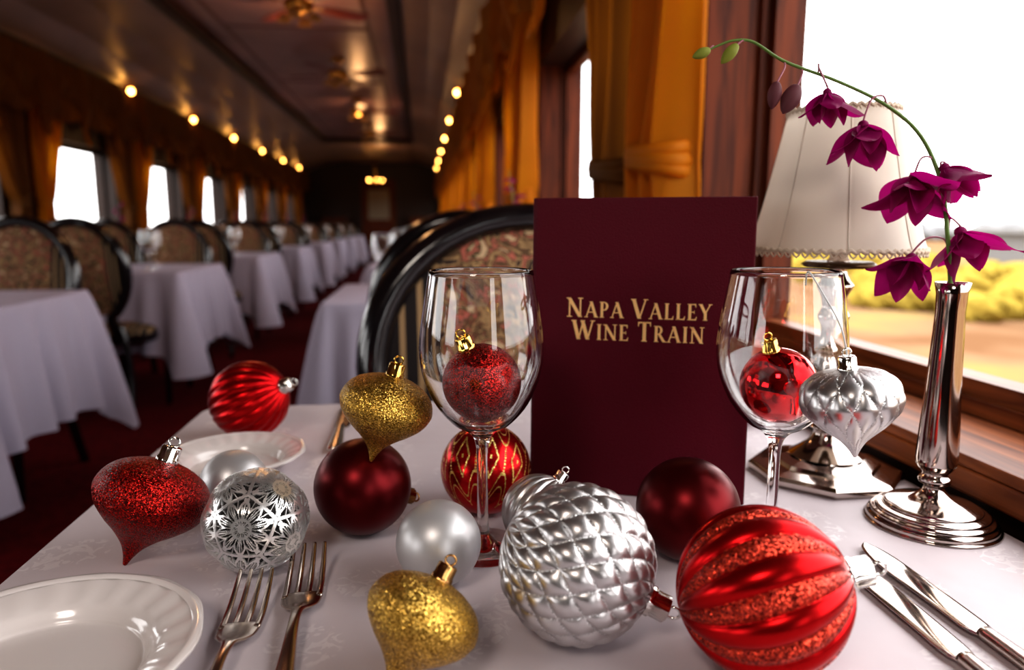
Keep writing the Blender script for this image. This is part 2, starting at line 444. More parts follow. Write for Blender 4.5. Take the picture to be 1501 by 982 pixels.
# ------------------------------------------------------------------ wine glasses
outer = cat2([(.0342, .0012), (.030, .0026), (.018, .0045), (.0075, .0085), (.0046, .018), (.0042, .045), (.0046, .080), (.0095, .0925), (.022, .1005), (.035, .116), (.0435, .136), (.0465, .154), (.0455, .172), (.0425, .192), (.0386, .2155)], 5)
inner = cat2([(.0374, .2155), (.0413, .192), (.0443, .172), (.0452, .154), (.0422, .137), (.0335, .118), (.0205, .1035), (.008, .0975), (0, .0965)], 5)
gprof = [(0, 0), (.0335, 0)] + outer + [(.0380, .2162)] + inner
g = MB(); g.revolve(gprof, 72, M_glass); gme = g.mesh('wine_glass')
link('wine_glass', gme, (.0427, .526, T + .0004))
link('wine_glass', gme, (.2643, .498, T + .0004))

# ------------------------------------------------------------------ plates
def plate(name, c, R):
    mb = MB()
    pr = cat2([(0, .003), (.55, .003), (.64, .006), (.70, .012), (.80, .016), (.97, .020)], 5)
    pr = [(a * R, b) for a, b in pr] + [(R, .0205), (R, .0185), (.8 * R, .0125), (.62 * R, .0), (0, 0)]
    mb.revolve(pr, 96, M_porc, mod=lambda r, z, th, t: (r * (1 + (.006 * math.cos(12 * th) if r > .9 * R else 0)), z + (.0006 * math.cos(24 * th) if (.72 * R < r < .95 * R) else 0)))
    mb.revolve([(.985 * R, .0202), (.955 * R, .0216), (.925 * R, .0195)], 96, M_porc)
    o = mb.obj(name, (0, 0, 0)); o.location = c; return o
plate('bread_plate', (-.2165, .388, T + .0004), .088)
plate('bread_plate', (-.194, .7326, T + .0004), .070)
plate('bread_plate', (.395, .880, T + .0004), .070)

# ------------------------------------------------------------------ cutlery
def fork(name, loc, rz, L=.195, s=1.0):
    mb = MB(); up = Vector((0, 0, 1))
    n = [(0, .0025, .0065), (.01, .0030, .0085), (.035, .0035, .0078), (.075, .005, .0050), (.105, .009, .0034), (.125, .0085, .0040), (.132, .0065, .008), (.140, .0045, .0118), (.150, .0035, .0130), (.155, .0035, .0131)]
    pts = cat([(0, y, z) for y, z, w in n], 4); ws = [p.x for p in cat([(w, 0, 0) for y, z, w in n], 4)]
    mb.tube(pts, ws, 14, M_cutlery, ref=Vector((1, 0, 0)), wh=[(1, .0016 / max(w, .001)) for w in ws])
    for k in range(4):
        x = (k - 1.5) * .0073
        tp = cat([(x * .96, .150, .0035), (x, .165, .0040), (x, .180, .0075), (x * .98, .196, .0135), (x * .97, .203, .0170)], 4)
        tr = [.0026 - .0013 * (i / (len(tp) - 1)) for i in range(len(tp))]
        mb.tube(tp, tr, 8, M_cutlery, ref=Vector((1, 0, 0)), wh=(1, .55))
    o = mb.obj(name, (0, 0, 0)); o.location = loc; o.rotation_euler = (0, 0, rz); o.scale = (s, s, s); return o
fork('dinner_fork', (-.1165, .279, T + .0003), 0.0, s=.98)
fork('dinner_fork', (-.0770, .306, T + .0003), .045, s=1.02)

def knife(name, loc, rz, s=1.0):
    mb = MB()
    n = [(0, .0055), (.006, .0085), (.03, .0080), (.07, .0060), (.092, .0055)]
    pts = cat([(0, y, .0046) for y, w in n], 4); ws = [p.x for p in cat([(w, 0, 0) for y, w in n], 4)]
    mb.tube(pts, ws, 14, M_cutlery, ref=Vector((1, 0, 0)), wh=[(1, .0040 / w) for w in ws])
    n = [(.090, .0055), (.098, .0090), (.12, .0098), (.17, .0105), (.195, .0095), (.210, .0060), (.217, .0015)]
    pts = cat([(.001 * k, y, .0035) for k, (y, w) in enumerate(n)], 4); ws = [p.x for p in cat([(w, 0, 0) for y, w in n], 4)]
    mb.tube(pts, ws, 14, M_silver, ref=Vector((1, 0, 0)), wh=[(1, .0010 / w) for w in ws])
    o = mb.obj(name, (0, 0, 0)); o.location = loc; o.rotation_euler = (0, 0, rz); o.scale = (s, s, s); return o
knife('dinner_knife', (.3025, .250, T + .0003), -.01)
knife('dinner_knife', (.3365, .272, T + .0003), 0.02)
knife('dinner_knife', (-.100, .775, T + .0003), .03)

# ------------------------------------------------------------------ menu with foil lettering
U = Vector((.9366, -.3505, 0)).normalized(); N = Vector((U.y, -U.x, 0)); Wm, Hm = .194, .273
lean = math.radians(2.6); Z = (Vector((0, 0, 1)) * math.cos(lean) - N * math.sin(lean)).normalized()
Nf = U.cross(Z).normalized()
if Nf.dot(N) < 0: Nf = -Nf
Mm = Matrix((( U.x, Nf.x, Z.x, .0997), (U.y, Nf.y, Z.y, .648), (U.z, Nf.z, Z.z, T + .0006), (0, 0, 0, 1)))
mb = MB()
mb.box(0, Wm, -.005, 0, 0, Hm, M_menu, Mm)
mb.box(.004, Wm - .003, -.0085, -.005, .004, Hm - .004, M_paper, Mm)
Mb = Mm @ Matrix.Translation((0, -.009, 0)) @ Matrix.Rotation(math.radians(-14), 4, 'Z')
mb.box(0, Wm, -.005, 0, 0, Hm, M_menu, Mb)
mb.box(-.002, .003, -.0145, -.0005, 0, Hm, M_menu, Mm)
TK, TN, SH = .18, .085, .055
def dg(x0, y0, x1, y1, w): return [(x0 - w / 2, y0), (x0 + w / 2, y0), (x1 + w / 2, y1), (x1 - w / 2, y1)]
def rc(x0, x1, y0, y1): return [(x0, y0), (x1, y0), (x1, y1), (x0, y1)]
def sf(x, top, h=.14): return rc(x - h, x + h, 1 - SH, 1) if top else rc(x - h, x + h, 0, SH)
def bowl(cx, cy, rx, ry, w):
    out = []
    for i in range(12):
        a0 = -pi / 2 + pi * i / 12; a1 = -pi / 2 + pi * (i + 1) / 12
        w0 = TN + (w - TN) * math.cos(a0); w1 = TN + (w - TN) * math.cos(a1)
        f = lambda a, ww: (cx + (rx - ww) * math.cos(a), cy + (ry - ww * .8) * math.sin(a))
        out.append([(cx + rx * math.cos(a0), cy + ry * math.sin(a0)), (cx + rx * math.cos(a1), cy + ry * math.sin(a1)), f(a1, w1), f(a0, w0)])
    return out
G = {}
G['N'] = (.92, [dg(.17, 0, .17, 1, TN), dg(.13, 1, .75, 0, TK + .03), dg(.75, 0, .75, 1, TN), sf(.17, 0), sf(.10, 1, .1), sf(.75, 1)])
G['A'] = (.88, [dg(.12, 0, .44, 1, TN), dg(.42, 1, .75, 0, TK + .02), rc(.22, .62, .30, .36), sf(.12, 0, .12), sf(.76, 0, .14)])
G['P'] = (.68, [dg(.2, 0, .2, 1, TK), sf(.2, 0), sf(.17, 1, .12), rc(.25, .34, 1 - .07, 1), rc(.25, .34, .44, .51)] + bowl(.33, .72, .28, .28, .16))
G['V'] = (.84, [dg(.10, 1, .42, 0, TK + .02), dg(.42, 0, .73, 1, TN), sf(.10, 1), sf(.73, 1, .12)])
G['L'] = (.66, [dg(.2, 0, .2, 1, TK), sf(.2, 0), sf(.2, 1), rc(.2, .60, 0, .07), [(.5, .07), (.60, .07), (.63, .24), (.59, .24)]])
G['E'] = (.70, [dg(.2, 0, .2, 1, TK), sf(.18, 0, .12), sf(.18, 1, .12), rc(.2, .60, 0, .07), [(.52, .07), (.60, .07), (.64, .22), (.60, .22)], rc(.2, .58, .93, 1), [(.50, .93), (.58, .93), (.58, .78), (.54, .78)], rc(.2, .48, .47, .53), rc(.45, .49, .40, .60)])
G['Y'] = (.80, [dg(.10, 1, .40, .42, TK + .02), dg(.40, .42, .69, 1, TN), dg(.40, 0, .40, .46, TK), sf(.40, 0), sf(.10, 1, .13), sf(.69, 1, .11)])
G['W'] = (1.22, [dg(.10, 1, .36, 0, TK + .02), dg(.36, 0, .60, 1, TN), dg(.54, 1, .84, 0, TK + .02), dg(.84, 0, 1.1, 1, TN), sf(.10, 1), sf(.57, 1, .12), sf(1.1, 1, .12)])
G['I'] = (.42, [dg(.2, 0, .2, 1, TK), sf(.2, 0), sf(.2, 1)])
G['T'] = (.78, [dg(.38, 0, .38, 1, TK), sf(.38, 0), rc(.05, .71, .93, 1), [(.05, .93), (.12, .93), (.08, .76), (.05, .76)], [(.64, .93), (.71, .93), (.71, .76), (.68, .76)]])
G['R'] = (.80, [dg(.2, 0, .2, 1, TK), sf(.2, 0), sf(.17, 1, .12), rc(.25, .34, .93, 1), rc(.25, .34, .46, .53)] + bowl(.33, .735, .26, .27, .16) + [dg(.38, .5, .70, 0, TK + .02), rc(.62, .82, 0, SH)])
def text_line(txt, cx, zb, width):
    x = 0; items = []
    big = True
    for ch in txt:
        if ch == ' ': x += .35; big = True; continue
        s = 1.0 if big else .82
        w, polys = G[ch]; items.append((x, s, polys)); x += w * s * 1.03 + .02; big = False
    k = width / x
    for x0, s, polys in items:
        for p in polys:
            v = [(cx - width / 2 + (x0 + a * s) * k, .0004, zb + b * s * .0178) for a, b in p]
            mb.add(v, [tuple(range(len(v)))], M_gold, Mm, False)
text_line('NAPA VALLEY', .0955, .1650, .130)
text_line('WINE TRAIN', .0955, .1445, .119)
mo = mb.obj('wine_menu', 'auto')
bv = mo.modifiers.new('bevel', 'BEVEL'); bv.width = .0012; bv.segments = 2; bv.limit_method = 'ANGLE'

# ------------------------------------------------------------------ table lamp
mb = MB(); LC = Matrix.Translation((.3985, .6493, T + .0004))
mb.revolve([(0, 0), (.0715, 0), (.0735, .003), (.0735, .007), (.070, .010), (.052, .013), (.050, .0165), (.036, .020), (.034, .022)], 8, M_silver, LC @ Matrix.Rotation(pi / 8, 4, 'Z'), smooth=False)
mb.revolve(cat2([(.035, .0215), (.028, .026), (.018, .034), (.013, .042), (.0125, .046)], 4), 40, M_silver, LC)
mb.revolve(cat2([(.0125, .046), (.017, .050), (.0125, .054), (.010, .060), (.0145, .072), (.0175, .085), (.0175, .098), (.0130, .112), (.0095, .120), (.0140, .126), (.0095, .132), (.0085, .150), (.0125, .160), (.0085, .170), (.0105, .182), (.0145, .190), (.0105, .196), (.0075, .205), (.0105, .214), (.0075, .222), (.004, .26), (.004, .35)], 5), 40, M_silver, LC,
           mod=lambda r, z, th, t: (r * (1 + (.07 * math.cos(12 * th + 200 * z) if .3 < t < .85 else 0)), z))
mb.revolve([(.030, .208), (.034, .211), (.030, .214), (.006, .212)], 32, P('dark_bronze', (.08, .05, .03), .3, 1), LC)
SC = Matrix.Translation((.3925, .6493, T)); z0, z1, r0, r1 = .226, .353, .0775, .0475
sp = [(r0 + (r1 - r0) * (t ** .85), z0 + (z1 - z0) * t) for t in [i / 14 for i in range(15)]]
mb.revolve(sp, 160, M_shade, SC, mod=lambda r, z, th, t: (r * (1 + .022 * abs(math.cos(4 * th)) ** .6), z))
for k in range(8):
    a = pi / 8 + k * pi / 4
    mb.tube([((r + .0004) * math.cos(a), (r + .0004) * math.sin(a), z) for r, z in sp], .0006, 6, M_shade, SC)
for rr, zz, n in ((r0, z0, 64), (r1, z1, 44)):
    pts = [(rr * 1.018 * math.cos(a), rr * 1.018 * math.sin(a), zz + .0012 * math.sin(a * n)) for a in [2 * pi * i / (n * 4) for i in range(n * 4 + 1)]]
    mb.tube(pts, .0019, 6, M_trim, SC, cap=False)
    for i in range(n):
        a = 2 * pi * i / n
        pts = [(rr * 1.020 * math.cos(a + b * 2 * pi / n), rr * 1.020 * math.sin(a + b * 2 * pi / n), zz - .0055 * math.sin(pi * b)) for b in (0, .25, .5, .75, 1)]
        mb.tube(pts, .0009, 5, M_trim, SC)
for a in (0, 2 * pi / 3, 4 * pi / 3):
    mb.tube([(0.004 * math.cos(a) + .006, .004 * math.sin(a), z1 - .01), (r1 * math.cos(a), r1 * math.sin(a), z1 - .003)], .001, 6, M_brass, SC)
mb.sphere((.3985, .6493, T + .29), .022, P('frosted_bulb', (.9, .85, .8), .4))
mb.obj('table_lamp')

# ------------------------------------------------------------------ bud vase + orchid
mb = MB(); VC = Matrix.Translation((.4235, .5276, T + .0004))
mb.revolve(cat2([(0, 0), (.048, 0), (.0495, .002), (.0495, .005), (.047, .007), (.0465, .009), (.043, .0105), (.0425, .0125), (.037, .014), (.0365, .016), (.028, .0185), (.017, .022), (.010, .027), (.0075, .032), (.0115, .035), (.0125, .039), (.0095, .043), (.0125, .047), (.0150, .051)], 3), 64, M_silver, VC)
mb.revolve([(.0150, .051), (.0158, .056), (.0152, .075), (.0133, .11), (.0118, .15), (.0108, .18), (.0114, .194), (.0132, .203), (.0122, .203), (.0100, .19), (.0095, .17), (0, .165)], 10, M_silver, VC, smooth=True)
mb.obj('bud_vase')

mb = MB()
stem = cat([(.4240, .5276, .93), (.4180, .5250, .960), (.4120, .5240, .990), (.4039, .5255, 1.0306), (.3887, .5331, 1.0674), (.3627, .5401, 1.0912), (.326, .5476, 1.1096), (.284, .5553, 1.1254), (.2604, .5606, 1.1402), (.245, .562, 1.1415), (.2312, .5637, 1.137), (.2152, .5648, 1.1296)], 6)
ns = len(stem)
mb.tube(stem, [.0019 - .0011 * i / ns for i in range(ns)], 8, M_stem)
def petal(mb, base, d, nrm, L, W, mat, curl=.25, cup=.2):
    d = Vector(d).normalized(); nrm = Vector(nrm); nrm = (nrm - d * nrm.dot(d)).normalized(); s = d.cross(nrm)
    v = []; f = []; nv, nu = 12, 6
    for i in range(nv + 1):
        t = i / nv; w = W * (math.sin(pi * min(1, t ** .8)) ** .8) * (1 if t < 1 else 0) + .0003
        for j in range(nu + 1):
            u = j / nu * 2 - 1
            v.append(Vector(base) + d * L * t + s * u * w + nrm * (curl * L * t * t + cup * w * (u * u) + .06 * W * math.sin(9 * t + 3 * u)))
    for i in range(nv):
        for j in range(nu):
            a = i * (nu + 1) + j; f.append((a, a + 1, a + nu + 2, a + nu + 1))
    mb.add(v, f, mat)
def flower(c, axis, size, root, seed):
    rnd = random.Random(seed); c = Vector(c); ax = Vector(axis).normalized()
    a = ax.orthogonal().normalized(); b = ax.cross(a)
    ph = rnd.random() * 6
    base = c - ax * size * .60
    for k in range(5):
        th = ph + k * 2 * pi / 5 + rnd.uniform(-.2, .2)
        rad = a * math.cos(th) + b * math.sin(th); be = math.radians(rnd.uniform(24, 52))
        d = ax * math.cos(be) + rad * math.sin(be)
        petal(mb, base, d, rad, size * rnd.uniform(1.05, 1.3), size * (.44 if k % 2 else .32), M_petal, rnd.uniform(-.1, .45), rnd.uniform(-.6, .4))
    for k in range(3):
        th = ph + k * 2.1; rad = a * math.cos(th) + b * math.sin(th)
        petal(mb, base, ax + rad * .15, rad, size * (.95 + .1 * k), size * .28, M_petal, .2, .9)
    mb.sphere(base, size * .13, M_petal, 8)
    r = Vector(root); mid = (r + base) / 2 + Vector((-.004, 0, .012))
    mb.tube(cat([r, r * .7 + mid * .3 + Vector((0, 0, .006)), mid, base + Vector((0, 0, .004)), base], 5), .0008, 6, M_pstem)
flower((.318, .545, 1.086), (.1, -.15, -1), .026, (.310, .5508, 1.115), 1)
flower((.343, .535, 1.058), (-.1, -.35, -1), .032, (.3627, .5401, 1.0912), 2)
flower((.378, .525, 1.017), (-.35, -.35, -.8), .036, (.3995, .528, 1.042), 3)
flower((.411, .517, 1.028), (.35, -.4, -.8), .030, (.4055, .525, 1.026), 4)
flower((.428, .520, .974), (.15, -.3, -.9), .035, (.412, .5240, .992), 5)
flower((.381, .5255, .957), (-.4, -.35, -.8), .032, (.4145, .5245, .980), 6)
def bud(p, d, L, W, mat, root):
    d = Vector(d).normalized(); q = Vector((0, 0, 1)).rotation_difference(d)
    M = Matrix.Translation(p) @ q.to_matrix().to_4x4()
    mb.revolve([(x * W, z * L) for x, z in cat2([(0, -.5), (.55, -.42), (.95, -.15), (.9, .1), (.5, .35), (0, .5)], 4)], 16, mat, M)
    p = Vector(p) - d * L * .45; r = Vector(root)
    mb.tube(cat([r, (r + p) / 2 + Vector((.003, 0, .003)), p], 5), .0007, 6, M_pstem)
bud((.2755, .5522, 1.099), (-.15, 0, -1), .022, .0055, M_bud, (.284, .5553, 1.1254))
bud((.2880, .5505, 1.096), (-.55, -.1, -1), .026, .0075, M_bud, (.296, .5530, 1.121))
bud((.2410, .561, 1.131), (-.6, 0, -.7), .020, .0048, M_gbud, (.252, .5615, 1.141))
bud((.2195, .5642, 1.1315), (-.9, 0, -.4), .016, .0042, M_gbud, (.226, .564, 1.135))
mb.obj('orchid_spray')

# ------------------------------------------------------------------ tables
def table(name, x0, x1, y0, y1, drop, mat, seed, wallside):
    rnd = random.Random(seed); mb = MB(); rcn = .025
    per = []
    def side(ax, ay, bx, by, nx, ny, n):
        for i in range(n): 
            t = i / n; per.append((ax + (bx - ax) * t, ay + (by - ay) * t, nx, ny, max(math.exp(-t * (abs(bx - ax) + abs(by - ay)) / .10), math.exp(-(1 - t) * (abs(bx - ax) + abs(by - ay)) / .10))))
    def corner(cx, cy, a0):
        for i in range(7):
            a = a0 + pi / 2 * i / 7; per.append((cx + rcn * math.cos(a), cy + rcn * math.sin(a), math.cos(a), math.sin(a), 1.0))
    side(x0 + rcn, y0, x1 - rcn, y0, 0, -1, 60); corner(x1 - rcn, y0 + rcn, -pi / 2)
    side(x1, y0 + rcn, x1, y1 - rcn, 1, 0, 60); corner(x1 - rcn, y1 - rcn, 0)
    side(x1 - rcn, y1, x0 + rcn, y1, 0, 1, 60); corner(x0 + rcn, y1 - rcn, pi / 2)
    side(x0, y1 - rcn, x0, y0 + rcn, -1, 0, 60); corner(x0 + rcn, y0 + rcn, pi)
    n = len(per); v = [(p[0] - p[2] * .004, p[1] - p[3] * .004, T) for p in per]; L = 16; p1, p2 = rnd.random() * 6, rnd.random() * 6
    ln = 0; acc = []
    for i in range(n):
        acc.append(ln); q = per[(i + 1) % n]; ln += math.hypot(q[0] - per[i][0], q[1] - per[i][1])
    for l in range(L + 1):
        k = l / L
        for i, (x, y, nx, ny, c) in enumerate(per):
            s = acc[i]; w = .5 + .5 * math.sin(s * 2 * pi / ln * 24 + p1 + 1.5 * math.sin(s * 3 + p2)); w2 = math.sin(s * 2 * pi / ln * 41 + p2)
            off = (k ** .8) * (.008 + .050 * w + .012 * w2 + .085 * c ** 2)
            if nx * wallside > .3: off = 0
            z = T - .004 - k * drop * (1 + .30 * c ** 2)
            xx = x + nx * off
            xx = min(xx, x1) if wallside > 0 else max(xx, x0)
            v.append((xx, y + ny * off, z))
    f = []
    for l in range(L + 1):
        for i in range(n):
            j = (i + 1) % n; f.append((l * n + i, l * n + j, (l + 1) * n + j, (l + 1) * n + i))
    mb.add(v, f, mat); mb.add(v[:n], [tuple(range(n))], mat, smooth=False)
    cx, cy = (x0 + x1) / 2, (y0 + y1) / 2
    mb.box(x0 + .01, x1 - .01, y0 + .01, y1 - .01, T - .03, T - .004, M_dwood)
    mb.revolve(cat2([(.22, 0), (.22, .02), (.08, .05), (.04, .1), (.035, .4), (.05, .7), (.06, T - .03)], 4), 20, M_dwood, Matrix.Translation((cx, cy, 0)))
    return mb.obj(name)
table('dining_table', -.302, .473, .06, 1.005, .42, M_cloth, 1, 1)
Lx0, Lx1 = -2.66, -1.27
RT = [2.3 + 1.85 * k for k in range(7)]; LT = [2.07 + 1.88 * k - 1.88 * 1 for k in range(9)]
for k, y in enumerate(RT): table('dining_table', -.325, .473, y, y + .78, .42, M_linen, 10 + k, 1)
for k, y in enumerate(LT):
    if y > 1.5: table('dining_table', Lx0, Lx1, y, y + .86, .42, M_linen, 30 + k, -1)

# ------------------------------------------------------------------ chairs (local: sitter faces -Y, back plane near y=0)
def chair_mesh(w=.215, zc=.775, hz=.235):
    mb = MB()
    def arch(w_, h_, a0=-58, n=36, yb=0.0):
        out = []
        for i in range(n + 1):
            a = math.radians(a0 + (180 - 2 * a0) * i / n)
            z = zc + h_ * math.sin(a) * (1.15 if math.sin(a) < 0 else 1)
            out.append((w_ * math.cos(a), yb + (z - .5) * .14, z))
        return out
    ar = arch(w, hz)
    mb.tube([(w * .55, -.04, .44)] + ar + [(-w * .55, -.04, .44)], .027, 14, M_black, ref=Vector((0, 1, 0)), wh=(1.15, .9))
    inner = arch(w - .012, hz - .012)
    n = len(inner); c = Vector((0, (zc - .5) * .14, zc - .02))
    for sgn in (-1, 1):
        rings = 7; v = []; f = []
        for r in range(rings + 1):
            t = r / rings
            for p in inner:
                q = c.lerp(Vector(p), t); q.y += sgn * (.008 + .026 * (1 - t ** 3)); v.append(q)
        for r in range(rings):
            for i in range(n):
                j = (i + 1) % n; f.append((r * n + i, r * n + j, (r + 1) * n + j, (r + 1) * n + i))
        mb.add(v, f, M_tap)
    sp = []
    for i in range(40):
        a = 2 * pi * i / 40; ca, sa = math.cos(a), math.sin(a)
        sp.append((.235 * abs(ca) ** .6 * (1 if ca > 0 else -1), -.24 + .215 * abs(sa) ** .6 * (1 if sa > 0 else -1)))
    def ring(sc, z): return [(x * sc, -.24 + (y + .24) * sc, z) for x, y in sp]
    lv = [ring(.97, .40), ring(1, .41), ring(1, .445)]; v = sum(lv, []); f = [(r * 40 + i, r * 40 + (i + 1) % 40, (r + 1) * 40 + (i + 1) % 40, (r + 1) * 40 + i) for r in range(2) for i in range(40)]
    f.append(tuple(range(40))); mb.add(v, f, M_black)
    lv = [ring(.98, .445), ring(.97, .465), ring(.85, .485), ring(.5, .495), ring(.01, .497)]; v = sum(lv, [])
    f = [(r * 40 + i, r * 40 + (i + 1) % 40, (r + 1) * 40 + (i + 1) % 40, (r + 1) * 40 + i) for r in range(4) for i in range(40)]
    mb.add(v, f, M_tap)
    for sx in (-1, 1):
        mb.tube(cat([(sx * .19, -.41, .42), (sx * .195, -.42, .25), (sx * .19, -.42, 0)], 4), [.024, .023, .022, .021, .020, .018, .016, .015, .014], 12, M_black)
        mb.tube(cat([(sx * .13, -.03, .50), (sx * .155, -.03, .40), (sx * .175, -.01, .2), (sx * .185, .05, 0)], 4), .019, 12, M_black)
    return mb.mesh('dining_chair', (0, 0, 0))
CH = chair_mesh()
link('dining_chair', CH, (.176, 1.12, 0), .04, (1.19, 1.1, 1.0))
for k, y in enumerate(RT):
    link('dining_chair', CH, (.10, y - .17 if k else 1.82, 0), pi); link('dining_chair', CH, (.08, y + .78 + .17, 0), 0)
for k, y in enumerate(LT):
    if y < 1.5:
        continue
    for x in (-1.63, -2.25):
        link('dining_chair', CH, (x, y - .24, 0), pi + random.uniform(-.05, .05)); link('dining_chair', CH, (x, y + .86 + .17, 0), random.uniform(-.05, .05))

# ------------------------------------------------------------------ things on the far tables
def napkin_mesh():
    mb = MB()
    mb.revolve(cat2([(.045, 0), (.040, .03), (.028, .07), (.012, .11), (0, .125)], 4), 40, M_linen, mod=lambda r, z, th, t: (r * (1 + .18 * math.cos(5 * th + 6 * t)), z))
    return mb.mesh('folded_napkin')
NM = napkin_mesh()
bm_ = MB(); bm_.revolve(cat2([(0, 0), (.03, 0), (.012, .01), (.010, .03), (.014, .08), (.010, .17), (.012, .2)], 3), 20, M_silver)
for q in range(7):
    a = q * 1.7; zz = .24 + .03 * q
    d = Vector((math.cos(a), math.sin(a), -.6))
    for w in range(4): petal(bm_, (.02 * math.cos(a), .02 * math.sin(a), zz), d + Vector((math.cos(w * 1.6), math.sin(w * 1.6), -.3)), (0, 0, 1), .035, .011, M_petal)
bm_.tube([(0, 0, .1), (.005, 0, .3), (-.02, .01, .45)], .002, 6, M_stem)
BV = bm_.mesh('orchid_bud_vase')
for k, y in enumerate(RT):
    link('wine_glass', gme, (-.13, y + .25, T + .001)); link('wine_glass', gme, (.15, y + .25, T + .001))
    link('folded_napkin', NM, (.02, y + .6, T + .001))
    link('orchid_bud_vase', BV, (.35, y + .45, T + .001), k)
for k, y in enumerate(LT):
    if y < 1.5: continue
    for x in (-1.5, -1.9):
        link('wine_glass', gme, (x, y + .25, T + .001)); link('wine_glass', gme, (x - .1, y + .62, T + .001))
    link('folded_napkin', NM, (-1.72, y + .2, T + .001)); link('orchid_bud_vase', BV, (-2.45, y + .45, T + .001), k)

# ------------------------------------------------------------------ room shell
Y0, Y1 = -2.6, 17.6
XR, XL = .485, -2.70
mb = MB(); mb.box(XL - .2, XR + .2, Y0 - .1, Y1 + .1, -.06, 0, M_carpet); mb.obj('floor')
def win_wall(name, xi, xo, wins, zs, zt, zbot, ztop, mats):
    lo, hi = min(xi, xo), max(xi, xo); mb = MB()
    mb.box(lo, hi, Y0, Y1, zbot, zs, mats[0]); mb.box(lo, hi, Y0, Y1, zt, ztop, mats[0])
    ys = [Y0] + [a for w in wins for a in w] + [Y1]
    for i in range(0, len(ys), 2): mb.box(lo, hi, ys[i], ys[i + 1], zs, zt, mats[1])
    return mb.obj(name)
RW = [(-.25 + 1.75 * k, 1.22 + 1.75 * k) for k in range(-1, 10)]
RW = [w for w in RW if w[1] < Y1 - .2]
LC0 = 6.28
LW = [(LC0 - .62 + 1.80 * k, LC0 + .62 + 1.80 * k) for k in range(-4, 6)]
win_wall('wall_right', XR, .66, RW, .785, 1.63, 0, 2.25, (M_dwood, M_woodv))
win_wall('wall_left', XL, -2.88, LW, .84, 1.63, 0, 2.25, (M_dwood, M_dwood))
mb = MB()
mb.box(.4755, .60, Y0, Y1, .7855, .797, M_wood)
mb.box(.4745, .4849, Y0, Y1, .762, .7855, M_wood)
o = mb.obj('trim_1'); bv = o.modifiers.new('b', 'BEVEL'); bv.width = .003; bv.segments = 3
for i, (a, b) in enumerate(RW):
    mb = MB()
    mb.box(.590, .625, a, b, .798, .834, M_wood); mb.box(.582, .592, a, b, .798, .815, M_wood)
    mb.box(.590, .625, a, b, 1.595, 1.63, M_woodv); mb.box(.590, .625, a, a + .03, .834, 1.595, M_woodv); mb.box(.590, .625, b - .03, b, .834, 1.595, M_woodv)
    mb.box(.575, .592, b - .012, b, .8, 1.6, M_woodv)
    mb.obj('window_%d' % (i + 1))
for i, (a, b) in enumerate(LW):
    mb = MB(); x0, x1 = -2.82, -2.79
    mb.box(x0, x1, a, b, .84, .88, M_dwood); mb.box(x0, x1, a, b, 1.59, 1.63, M_dwood); mb.box(x0, x1, a, a + .03, .88, 1.59, M_dwood); mb.box(x0, x1, b - .03, b, .88, 1.59, M_dwood)
    mb.obj('window_%d' % (i + 20))
xs = [(XR + .17, 2.18), (.40, 2.19), (.37, 2.23), (.25, 2.33), (.08, 2.40), (-.14, 2.44), (-.14, 2.50), (-1.71, 2.50), (-1.71, 2.44), (-2.1, 2.40), (-2.38, 2.33), (-2.575, 2.23), (-2.61, 2.19), (XL - .17, 2.18)]
mb = MB()
for i in range(len(xs) - 1):
    (a, za), (b, zb) = xs[i], xs[i + 1]
    mb.add([(a, Y0, za), (a, Y1, za), (b, Y1, zb), (b, Y0, zb), (a, Y0, za + .03), (a, Y1, za + .03), (b, Y1, zb + .03), (b, Y0, zb + .03)],
           [(0, 1, 2, 3), (4, 5, 6, 7), (0, 3, 7, 4), (1, 2, 6, 5), (0, 1, 5, 4), (3, 2, 6, 7)], M_panel if i == 6 else M_ceil, smooth=False)
mb.box(XL - .2, XR + .2, Y0, Y1, 2.54, 2.6, M_ceil)
mb.obj('ceiling')
mb = MB()
for x in (-.16, -1.69):
    mb.box(x - .045, x + .045, Y0, 13.4, 2.425, 2.462, M_dwood); mb.box(x - .02, x + .02, Y0, 13.4, 2.41, 2.43, M_dwood)
mb.box(-1.69, -.16, 13.3, 13.4, 2.425, 2.499, M_dwood)
mb.box(-1.69, -.16, 13.4, Y1 - .01, 2.43, 2.499, M_ceil)
M_line = P('panel_border_paint', (.13, .065, .06), .5)
for x in (-.38, -1.47): mb.box(x - .015, x + .015, Y0, 13.1, 2.494, 2.4995, M_line)
for y in (1.7, 3.85, 6.0, 8.15, 10.3, 12.6): mb.box(-1.45, -.40, y - .02, y + .02, 2.494, 2.4995, M_line)
mb.obj('trim_2')
mb = MB(); mb.box(.385, .41, Y0, Y1, 2.14, 2.20, M_dwood); mb.box(-2.62, -2.59, Y0, Y1, 2.14, 2.20, M_dwood); mb.obj('trim_3')
mb = MB(); mb.box(XL - .2, XR + .2, Y1, Y1 + .1, 0, 2.55, M_dwood); mb.obj('wall_far')
mb = MB(); mb.box(XL - .2, XR + .2, Y0 - .1, Y0, 0, 2.55, M_dwood); mb.obj('wall_near')
mb = MB(); xc = -1.0
mb.box(xc - .42, xc + .42, Y1 - .05, Y1 - .001, 0, 2.05, M_woodv)
mb.box(xc - .25, xc + .25, Y1 - .06, Y1 - .045, 1.1, 1.8, P('door_glass', (.35, .28, .2), .05, .3))
for (a, b, c_, d) in ((xc - .48, xc - .40, 0, 2.1), (xc + .40, xc + .48, 0, 2.1), (xc - .48, xc + .48, 2.04, 2.12)): mb.box(a, b, Y1 - .07, Y1 - .001, c_, d, M_dwood)
mb.sphere((xc + .34, Y1 - .09, 1.0), .03, M_brass, 8)
mb.obj('door_1')
mb = MB()
